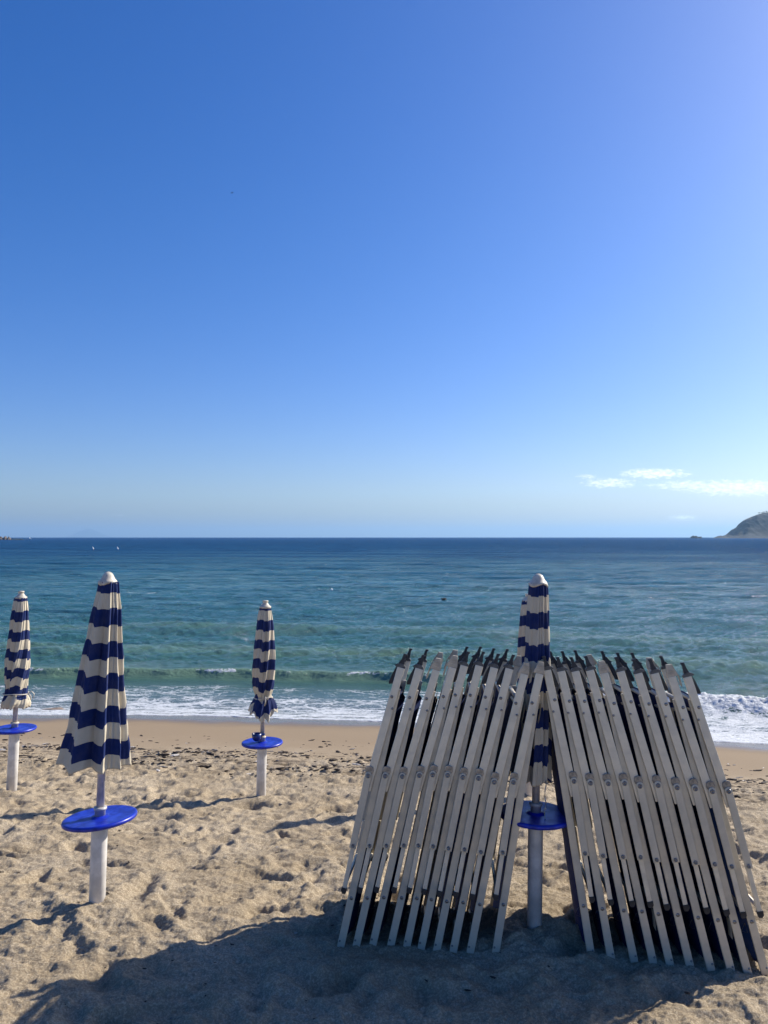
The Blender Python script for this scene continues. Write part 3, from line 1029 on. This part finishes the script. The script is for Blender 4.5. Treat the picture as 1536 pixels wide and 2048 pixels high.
LG['sides'] = []
for sd in (-1, 1):
    L = {}
    ya = layer(sd, 0.006, 0.022)
    yb = layer(sd, -0.016, 0.004)
    yc = layer(sd, 0.024, 0.036)
    L['main_rail'] = rail_mesh('main_rail', 0, 0, 0.0, 1.475, 0.042, *yb, M_ALU, round_top=False)
    L['back_rail'] = rail_mesh('back_rail', 0.046, 0.875, 0.003, 1.60, 0.045, *ya, M_ALU2)
    L['leg_link'] = rail_mesh('leg_link', 0.052, 0.55, 0.054, 0.965, 0.039, *yc, M_ALU, round_top=True, bevel=.003)
    L['leg_bar'] = rail_mesh('leg_bar', 0.049, 0.325, 0.051, 0.552, 0.025, *layer(sd, 0.006, 0.0225), M_ALU2, bevel=.003)
    bm = bmesh.new()
    add_prism(bm, [(0.034, 0.327), (0.066, 0.327), (0.066, 0.306), (0.054, 0.293), (0.036, 0.296)], *layer(sd, 0.002, 0.026), 0.002)
    L['foot'] = from_bm('foot', bm, M_BLACK)
    yo = sd * (HW + 0.036)
    yA = sd * (HW + 0.022)
    yB = sd * (HW + 0.004)
    L['bolts'] = [rivet_mesh('bolt', 0.054, 0.962, yo, 0.013, sd, True), rivet_mesh('bolt', 0.052, 0.566, yo, 0.011, sd, True)]
    bm = bmesh.new()      # pressed clip round the pivot
    add_prism(bm, [(0.030, 0.99), (0.036, 1.012), (0.054, 1.018), (0.073, 1.012), (0.078, 0.99), (0.074, 0.975), (0.034, 0.975)], *layer(sd, 0.0225, 0.030), 0.002)
    L['clip'] = from_bm('pivot_clip', bm, M_RIVET)
    L['rivA'] = [rivet_mesh('rivet', 0.020, 1.425, yA, 0.0095, sd), rivet_mesh('rivet', 0.002, 1.36, yA, 0.007, sd)]
    L['rivB'] = [rivet_mesh('rivet', 0.0, 0.275, yB, 0.0105, sd), rivet_mesh('rivet', 0.012, 0.035, yB, 0.006, sd)]
    # end cap and sun-shade arm
    bm = bmesh.new()
    add_prism(bm, [(-0.020, 1.598), (0.040, 1.601), (0.040, 1.610), (0.028, 1.619), (0.008, 1.623), (-0.014, 1.616), (-0.021, 1.607)], *layer(sd, -0.001, 0.023), 0.002)
    L['cap_dark'] = from_bm('end_cap', bm, M_GREYCAP)
    bm = bmesh.new()
    add_prism(bm, [(0.022, 1.612), (-0.008, 1.616), (-0.012, 1.630), (-0.007, 1.636), (-0.009, 1.650), (-0.006, 1.659), (-0.007, 1.668), (-0.015, 1.676), (-0.012, 1.682), (0.006, 1.681), (0.007, 1.668), (0.008, 1.652), (0.015, 1.634)],
              *layer(sd, 0.002, 0.020), 0.0015)
    L['arm_stub'] = from_bm('shade_arm_stub', bm, M_BLACK)
    bm = bmesh.new()
    add_prism(bm, [(0.008, 1.645), (0.004, 1.630), (0.012, 1.59), (0.030, 1.51), (0.034, 1.495), (0.055, 1.490), (0.057, 1.504), (0.045, 1.56), (0.030, 1.61), (0.015, 1.643)],
              *layer(sd, -0.016, -0.004), 0.002)
    L['blade'] = from_bm('shade_arm', bm, M_BLACK)
    bm = bmesh.new()
    add_prism(bm, [(-0.019, 1.598), (0.040, 1.601), (0.036, 1.616), (0.027, 1.640), (0.020, 1.668), (-0.010, 1.670), (-0.016, 1.640), (-0.021, 1.615)], *layer(sd, -0.001, 0.023), 0.003)
    add_prism(bm, [(0.040, 1.60), (0.036, 1.616), (0.020, 1.664), (0.046, 1.60), (0.052, 1.55), (0.048, 1.53), (0.041, 1.545)][::1], *layer(sd, -0.014, -0.004), 0)
    for q in range(3):
        add_box(bm, 0.008, sd * (HW + 0.024), 1.618 + q * 0.014, 0.026, 0.004, 0.004, 0.001)
    L['cap_beige'] = from_bm('end_cap', bm, M_BEIGE)
    # wire hook
    bm = bmesh.new()
    yy = sd * (HW - 0.06)
    add_tube(bm, [(-0.026, yy, 0.245), (-0.050, yy - sd * .01, 0.205), (-0.024, yy, 0.195), (-0.024, yy, 0.245)], 0.0016, 6)
    L['hook'] = from_bm('wire_hook', bm, M_RIVET, True)
    LG['sides'].append(L)

# parts that span the width


def sheet(name, mat, x_of, z0, z1, y0, y1, nz=40, ny=12, sag=0.0, zig=0.0, seed=0):
    zz = np.linspace(z0, z1, nz)[:, None] + np.zeros((1, ny))
    yy = np.linspace(y0, y1, ny)[None, :] + np.zeros((nz, 1))
    if zig:
        m = (1 - (zz - z0) / (z1 - z0)) ** 4
        zz = zz + m * zig * np.sin(np.linspace(0, ny * 1.57, ny))[None, :]
    v = (yy - y0) / (y1 - y0)
    xx = x_of(zz) + sag * 4 * v * (1 - v) + 0.005 * gnoise(zz * 6 + seed, yy * 6, 900)
    me = grid_mesh(name, np.stack([xx, yy, zz], -1), mat)
    return me


LG['bed'] = sheet('bed_fabric', M_NAVY, lambda z: 0.004 + 0 * z, 0.035, 1.40, -HW + .03, HW - .03, sag=-0.046)
LG['backf'] = sheet('back_fabric', M_NAVY, lambda z: 0.046 - (z - .875) * .05, 0.92, 1.44, -HW + .002, HW - .002, sag=-0.035, seed=3)
LG['hem'] = sheet('hem_band', M_NAVY, lambda z: 0.020 + 0 * z, 1.40, 1.475, -HW + .004, HW - .004, nz=8, sag=0.01, seed=5)
LG['fringe'] = sheet('fringe', M_FRINGE, lambda z: -0.034 + 0 * z, 1.325, 1.425, -HW - .012, HW + .012, nz=14, ny=60, zig=0.014, seed=7)
LG['strap'] = sheet('strap', M_FRINGE, lambda z: -0.030 + (z - .23) * .1, 0.19, 0.29, -HW - .005, -HW + .07, nz=10, ny=8, seed=8)
bm = bmesh.new()
add_tube(bm, [(0, -HW + .005, 0.045), (0, HW - .005, 0.045)], 0.012, 12)
LG['bars'] = from_bm('cross_bar', bm, M_ALU, True)
bm = bmesh.new()
add_tube(bm, [(0, -HW + .005, 1.40), (0, HW - .005, 1.40)], 0.012, 12)
LG['bars2'] = from_bm('cross_bar', bm, M_ALU, True)
bm = bmesh.new()
add_tube(bm, [(0.022, -HW + .002, 1.455), (0.022, HW - .002, 1.455)], 0.0125, 12)
LG['backbar'] = from_bm('back_cross_bar', bm, M_ALU, True)
bm = bmesh.new()
add_tube(bm, [(0.050, -HW, 0.34), (0.050, HW, 0.34)], 0.010, 12)
LG['legbar'] = from_bm('leg_cross_bar', bm, M_ALU, True)


def lounger(label, G, T_, kind, far_slope, flip, wobble):
    """G: near foot of the main rail on the ground, T_: pixel of the rail top"""
    yv = Vector((far_slope, 1, 0)).normalized()
    yt = Vector((far_slope, 1, -0.085)).normalized()
    # row direction is perpendicular to the width direction, horizontal
    rd = Vector((yv.y, -yv.x, 0))
    # solve G + a*rd + z*Zup -> pixel T_
    d = ray(*T_)
    c = Vector((0, 0, CAMZ))
    # unknown a, h, t :  a*rd + h*up - t*d = c - G
    up = Vector((0, 0.085, 1)).normalized()
    A = Matrix(((rd.x, up.x, -d.x), (rd.y, up.y, -d.y), (0, up.z, -d.z)))
    sol = A.inverted() @ (c - G)
    ax = (rd * sol[0] + up * sol[1]).normalized()
    length = math.hypot(sol[0], sol[1])
    zv = ax
    xv = yt.cross(zv).normalized()
    yv = zv.cross(xv).normalized()
    M = Matrix((xv, yv, zv)).transposed()
    if flip:
        M = M @ Matrix.Rotation(math.pi, 3, 'Z')
    root = empty('folded_sun_lounger', G + yv * HW)
    root.rotation_mode = 'QUATERNION'
    root.rotation_quaternion = M.to_quaternion()
    sc = length / 1.605
    root.scale = (1, 1, sc)
    tag(root, label, 'sun lounger', 'folded sun loungers leaning in two stacks against a parasol')
    for L in LG['sides']:
        mr = link_mesh('main_rail', L['main_rail'], root)
        for r in L['rivB']:
            link_mesh('rivet', r, mr)
        br = link_mesh('back_rail', L['back_rail'], root)
        for r in L['rivA']:
            link_mesh('rivet', r, br)
        lk = link_mesh('leg_link', L['leg_link'], root)
        for r in L['bolts']:
            link_mesh('bolt', r, lk)
        link_mesh('pivot_clip', L['clip'], lk)
        lb = link_mesh('leg_bar', L['leg_bar'], root)
        link_mesh('foot', L['foot'], lb)
        if kind == 'dark':
            link_mesh('end_cap', L['cap_dark'], br)
            link_mesh('shade_arm_stub', L['arm_stub'], root)
            link_mesh('shade_arm', L['blade'], root)
            link_mesh('wire_hook', L['hook'], root)
        else:
            link_mesh('end_cap', L['cap_beige'], br)
    link_mesh('bed_fabric', LG['bed'], root)
    link_mesh('back_fabric', LG['backf'], root)
    if kind == 'dark':
        link_mesh('hem_band', LG['hem'], root)
    else:
        link_mesh('fringe', LG['fringe'], root)
        link_mesh('strap', LG['strap'], root)
    link_mesh('cross_bar', LG['bars'], root)
    link_mesh('cross_bar', LG['bars2'], root)
    link_mesh('back_cross_bar', LG['backbar'], root)
    link_mesh('leg_cross_bar', LG['legbar'], root)
    return root, length


ORD = ['first', 'second', 'third', 'fourth', 'fifth', 'sixth', 'seventh', 'eighth', 'ninth', 'tenth']
LT = [(804, 1334), (840, 1336), (874, 1339), (907, 1334), (930, 1330), (960, 1330), (990, 1334), (1020, 1336), (1050, 1347), (1080, 1346)]
LK = 'ddbbddddbb'
RT = [(1092, 1337), (1120, 1339), (1148, 1339), (1177, 1337), (1205, 1343), (1238, 1339), (1273, 1343), (1306, 1343), (1340, 1350), (1371, 1350)]
RK = 'ddddbdddbd'
left_lab = [
    'outermost lounger at the left end of the left stack, black shade arms',
    'second lounger from the left end of the left stack, black shade arms',
    'beige-capped lounger third from the left end of the left stack',
    'beige-capped lounger fourth from the left end of the left stack',
    'fifth lounger from the left end of the left stack, black shade arms',
    'sixth lounger from the left end of the left stack, black shade arms',
    'seventh lounger from the left end of the left stack, black shade arms',
    'eighth lounger from the left end of the left stack, black shade arms',
    'beige-capped lounger, last but one in the left stack before the parasol',
    'innermost beige-capped lounger of the left stack, nearest the parasol']
right_lab = [
    'innermost lounger of the right stack, black shade arms, standing next to the parasol tube',
    'second lounger of the right stack counted from the parasol, black shade arms',
    'third lounger of the right stack counted from the parasol, black shade arms',
    'fourth lounger of the right stack counted from the parasol, black shade arms',
    'beige-capped lounger in the middle of the right stack, fifth from the parasol',
    'sixth lounger of the right stack counted from the parasol, black shade arms',
    'seventh lounger of the right stack counted from the parasol, black shade arms',
    'eighth lounger of the right stack counted from the parasol, black shade arms',
    'beige-capped lounger last but one from the right end of the right stack',
    'outermost lounger at the right end of the right stack, leaning most']
lens = []
for i in range(10):
    G = at_z(LB[i][0], LB[i][1] + 2, -0.005)
    r, l = lounger(left_lab[i], G, LT[i], 'dark' if LK[i] == 'd' else 'beige', 0.095, True, i)
    lens.append(round(l, 3))
for i in range(10):
    G = at_z(RB[i][0], RB[i][1] + 2, -0.005)
    r, l = lounger(right_lab[i], G, RT[i], 'dark' if RK[i] == 'd' else 'beige', 0.135, False, i + 20)
    lens.append(round(l, 3))
print('lounger lengths', lens)

# cord hanging from the right near parasol
u = UMB['right']
a = at(1091, 1560, u['Y'] - .09)
b = at(1090, 1652, u['Y'] - .09)
bm = bmesh.new()
pts = [a.lerp(b, q / 8) + Vector((0.004 * math.sin(q * 1.9), 0, 0)) for q in range(9)]
add_tube(bm, [p_ - a for p_ in pts], 0.0035, 6)
for q in (5, 8):
    bmesh.ops.create_icosphere(bm, subdivisions=1, radius=0.008, matrix=Matrix.Translation(pts[q] - a))
co = link_mesh('hanging_cord', from_bm('hanging_cord', bm, M_ROPE, True), None, a)
tag(co, 'knotted pale cord hanging from the canopy hem between the two lounger stacks', 'cord')

# ------------------------------------------------------------------ far things


def hill_mesh(name, fn, x0, x1, y0, y1, nx, ny, mat):
    xs = np.linspace(x0, x1, nx)[None, :] + np.zeros((ny, 1))
    ys = np.linspace(y0, y1, ny)[:, None] + np.zeros((1, nx))
    return grid_mesh(name, np.stack([xs, ys, fn(xs, ys)], -1), mat)


M_HILL = simple_mat('scrub_covered_rock', (0.030, 0.034, 0.034), 0.95, 0, .25, 0.03, 0, 1)
HY = 2800.0
kk = HY / F
sil_px = np.array([1425, 1437, 1444, 1450, 1452, 1458, 1465, 1470, 1478, 1486, 1492, 1500, 1508, 1516, 1524, 1536, 1560, 1620, 1720, 1900])
sil_h = np.array([-6, 0.5, 3.0, 1.5, 3.5, 5, 10, 15, 20, 29, 34, 38, 42, 44.5, 47, 49.5, 54, 66, 80, 92])
sx = (sil_px - 768) * kk
sh = sil_h * kk + 3.7


def headland(x, y_):
    x = x * HY / y_
    v = (y_ - HY) / 180.0
    ridge = np.interp(x + 14 * np.sin(v * 3), sx, sh)
    z = (ridge + 9) * np.exp(-np.where(v < 0, (v * 1.5) ** 2, (v * 0.5) ** 2)) - 9 + SEA
    z = z + 3.2 * fbm(x / 30, y_ / 30, 5, 800, .6) * np.clip(ridge / 20, 0, 1) * np.exp(-v * v)
    return z


hd = link_mesh('headland', hill_mesh('headland', headland, sx[0] - 10, sx[-1] + 100, HY - 400, HY + 900, 520, 140, M_HILL))
tag(hd, 'steep scrub-covered headland dropping into the sea at the right edge', None, None, 'structure')

M_CROWN = simple_mat('pine_foliage', (0.05, 0.07, 0.035), 0.9, 0, .3, 0.8)
M_TRUNK = simple_mat('pine_bark', (0.09, 0.07, 0.05), 0.9, 0, .3, 1)
for i, (px, lab) in enumerate(((1519.5, 'small umbrella pine standing alone on the headland crest'), (1525.5, 'low pine just right of the lone pine on the headland crest'), (1529, 'tiny pine on the headland crest, second from the right photo edge'), (1534.5, 'pine on the headland crest at the very right edge of the photo'))):
    x = (px - 768) * kk
    h0 = float(np.interp(x, sx, sh)) + SEA
    hh = (9, 5, 7, 7.5)[i]
    root = empty('pine_tree', (x, HY + 4, h0 - 1.0))
    tag(root, lab, 'tree', 'pines on the headland crest')
    bm = bmesh.new()
    add_tube(bm, [(0, 0, -1), (0.3, 0, hh * .4), (0.5, 0, hh * .75)], [.4, .3, .18], 7)
    add_tube(bm, [(0.3, 0, hh * .45), (2.0, 0.3, hh * .75)], [.16, .08], 5)
    add_tube(bm, [(0.3, 0, hh * .5), (-1.8, -.3, hh * .75)], [.16, .08], 5)
    link_mesh('trunk', from_bm('trunk', bm, M_TRUNK), root)
    bm = bmesh.new()
    for q in range(260):
        a = rng.uniform(0, 6.28)
        rr = math.sqrt(rng.random()) * (3.8 if i == 0 else 3.2)
        zc = hh * .82 + rng.uniform(-1.1, 1.1) * (1 - rr / 6)
        c = Vector((rr * math.cos(a) + .4, rr * math.sin(a), zc))
        nrm = Vector((rng.uniform(-1, 1), rng.uniform(-1, 1), rng.uniform(-.3, 1))).normalized()
        t1 = nrm.orthogonal().normalized() * rng.uniform(.5, 1.0)
        t2 = nrm.cross(t1) * 0.8
        bm.faces.new([bm.verts.new(c + t1), bm.verts.new(c + t2), bm.verts.new(c - t1), bm.verts.new(c - t2)])
    link_mesh('crown', from_bm('crown', bm, M_CROWN), root)

M_ROCK = simple_mat('coastal_rock', (0.20, 0.155, 0.125), 0.9, 0, .35, 0.25)
M_ROCKD = simple_mat('dark_islet_rock', (0.07, 0.07, 0.06), 0.9, 0, .3, 0.05)


def rock(name, loc, size, seed, mat, label, group=None, sub=3, cat='rock'):
    bm = bmesh.new()
    bmesh.ops.create_icosphere(bm, subdivisions=sub, radius=1.0)
    co = np.array([v.co[:] for v in bm.verts])
    n = fbm(co[:, 0] * 1.3 + seed, co[:, 1] * 1.3 + co[:, 2] * 1.9, 4, 40 + seed)
    for v, d in zip(bm.verts, n):
        v.co = Vector((v.co.x * size[0], v.co.y * size[1], v.co.z * size[2])) * (1 + 0.35 * float(d))
    o = link_mesh(name, from_bm(name, bm, mat), None, loc)
    tag(o, label, cat, group)
    return o


p_ = at(1385, 1073, 2650)
rock('sea_rock', (p_.x + 6, 2650, SEA - 1), (13, 12, 10), 1, M_ROCKD, 'larger dark islet on the horizon just left of the headland', 'islets off the headland')
p_ = at(1399, 1073, 2650)
rock('sea_rock', (p_.x, 2650, SEA - 1), (9.5, 9, 7), 2, M_ROCKD, 'smaller dark islet on the horizon beside the larger one', 'islets off the headland')
for i, (px, w_, h_, lab) in enumerate(((2, 3.4, 5.4, 'brown shore rock at the far left edge on the horizon, leftmost of three'),
                                       (8, 3.0, 5.6, 'brown shore rock between two others on the horizon at far left'),
                                       (14, 2.4, 4.6, 'brown shore rock nearest open water, rightmost of three at far left'))):
    p_ = at(px, 1078, 1150)
    rock('shore_rock', (p_.x, 1150 + i * 3, SEA - .8), (w_, 4, h_), 5 + i, M_ROCK, lab, 'rocks at the left end of the horizon')
p_ = at(32, 1078, 1180)
rock('reef', (p_.x, 1180, SEA - .5), (14, 8, 1.9), 12, simple_mat('weedy_rock', (0.03, 0.05, 0.04), .8), 'low dark green reef reaching right from the brown shore rocks')
p_ = at(108, 1404, 16.6)
rock('shore_stone', (p_.x, 16.6, SEA + 0.02), (0.26, 0.12, 0.045), 23, simple_mat('sandy_stone', (0.30, 0.22, 0.16), .7), 'flat brown stone awash in the foam near the left parasols')

# faint island far away
IY = 39000.0
ki = IY / F
ix = (178 - 768) * ki


def island(x, y_):
    u_ = (x - ix) / (40 * ki)
    v = (y_ - IY) / 600.0
    prof_ = np.interp(u_, [-1.15, -.8, -.4, -.15, 0.1, .35, .7, 1.05], [0, 4.5, 13, 16.5, 17, 13, 6.5, 0]) * ki
    return (prof_ + 10) * np.exp(-v * v) - 10 + SEA + 12 * fbm(x / 200, y_ / 200, 3, 820) * np.exp(-v * v)


il = link_mesh('distant_island', hill_mesh('distant_island', island, ix - 52 * ki, ix + 48 * ki, IY - 1000, IY + 1000, 120, 30, M_HILL))
tag(il, 'faint pale blue island on the horizon at left', None, None, 'structure')

# motor boat far out
p_ = at(58, 1078, 1400)
p_.z = SEA
root = empty('motor_boat', (p_.x, 1400, SEA + 0.2))
tag(root, 'tiny white motor boat near the horizon right of the far left rocks', 'boat')
bm = bmesh.new()
sec = [(-5.5, 1.5), (-3, 1.7), (0, 1.7), (3, 1.2), (4.8, .5), (5.8, .05)]
prev = None
for xb, wb in sec:
    ring = [bm.verts.new((xb, -wb, 1.5)), bm.verts.new((xb, -wb * .7, 0)), bm.verts.new((xb, 0, -.4)), bm.verts.new((xb, wb * .7, 0)), bm.verts.new((xb, wb, 1.5))]
    if prev:
        for q in range(4):
            bm.faces.new((prev[q], prev[q + 1], ring[q + 1], ring[q]))
        bm.faces.new((prev[4], prev[0], ring[0], ring[4]))
    else:
        bm.faces.new(ring)
    prev = ring
link_mesh('hull', from_bm('hull', bm, M_BUOY), root)
bm = bmesh.new()
add_prism(bm, [(-2.2, 1.5), (2.4, 1.5), (1.2, 2.6), (-1.8, 2.6)], -1.1, 1.1, .05)
link_mesh('cabin', from_bm('cabin', bm, M_BUOY), root)

for px, lab in ((187, 'white spar buoy leaning on the blue sea, left of two'), (236, 'white spar buoy leaning on the blue sea, right of two')):
    p_ = at(px, 1097.5 if px < 200 else 1099, 240)
    root = empty('mooring_buoy', (p_.x, 240, SEA))
    root.rotation_euler = (0, R(-20), 0)
    root.scale = (0.75, 0.75, 0.8)
    tag(root, lab, 'buoy', 'pair of white buoys far out')
    bm = bmesh.new()
    add_lathe(bm, [(0, -.3), (.16, -.3), (.22, 0), (.22, .35), (.16, .7), (.10, .95), (0, 1.0)], 16)
    link_mesh('float', from_bm('float', bm, M_BUOY, True), root)
    bm = bmesh.new()
    add_lathe(bm, [(0, .98), (.03, .98), (.03, 1.15), (0.05, 1.18), (0, 1.2)], 8)
    link_mesh('top_ring', from_bm('top_ring', bm, M_BUOY, True), root)

p_ = at_z(663, 1181, SEA)
bm = bmesh.new()
add_lathe(bm, [(0, -.08), (.05, -.07), (.085, 0), (.06, .06), (.02, .085), (.018, .11), (0, .115)], 16)
o = link_mesh('net_float', from_bm('net_float', bm, M_BUOY, True), None, (p_.x, p_.y, SEA + 0.06))
tag(o, 'tiny round white float bobbing on the teal water above the middle parasol', 'float')
p_ = at_z(888, 1200, SEA)
rock('driftwood', (p_.x, p_.y, SEA + 0.06), (0.17, 0.10, 0.07), 31, M_DRIFT, 'dark lump of driftwood floating on the sea left of the near right parasol', sub=2, cat='driftwood')

# small bird high in the sky
p_ = at(464, 385.5, 55)
root = empty('flying_bird', p_)
root.rotation_euler = (R(10), R(-22), R(20))
tag(root, 'tiny dark bird flying high in the clear blue sky', 'bird')
bm = bmesh.new()
body = [(-.11, .004), (-.08, .014), (-.03, .022), (.02, .022), (.06, .015), (.09, .010), (.11, .003)]
add_tube(bm, [(x, 0, 0) for x, r in body], [r for x, r in body], 8)
for sgn in (-1, 1):
    t0 = [bm.verts.new((.04, 0, .012)), bm.verts.new((.05, sgn * .09, .035)), bm.verts.new((.015, sgn * .17, .02)), bm.verts.new((-.005, sgn * .17, .018)), bm.verts.new((-.015, sgn * .09, .03)), bm.verts.new((-.03, 0, .010))]
    b0 = [bm.verts.new(v.co - Vector((0, 0, .006))) for v in t0]
    bm.faces.new(t0)
    bm.faces.new(b0[::-1])
    for q in range(6):
        bm.faces.new((t0[q], b0[q], b0[(q + 1) % 6], t0[(q + 1) % 6]))
link_mesh('body', from_bm('body', bm, M_BIRD), root)

# ------------------------------------------------------------------ haze
HAZE = True
if HAZE:
    bm = bmesh.new()
    add_box(bm, 0, 21000, 241, 130000, 43800, 500)
    me = bpy.data.meshes.new('haze')
    bm.to_mesh(me)
    bm.free()
    hm = bpy.data.materials.new('haze')
    hm.use_nodes = True
    t = hm.node_tree
    t.nodes.clear()
    pv = N(t, 'ShaderNodeVolumePrincipled')
    pv.inputs['Color'].default_value = (0.42, 0.70, 1.0, 1)
    pv.inputs['Density'].default_value = 0.00006
    pv.inputs['Anisotropy'].default_value = 0.3
    oo = N(t, 'ShaderNodeOutputMaterial')
    t.links.new(pv.outputs[0], oo.inputs['Volume'])
    me.materials.append(hm)
    hz_ = link_mesh('haze', me)
    tag(hz_, 'thin sea haze that fades the far headland and island', 'haze', None, 'stuff')
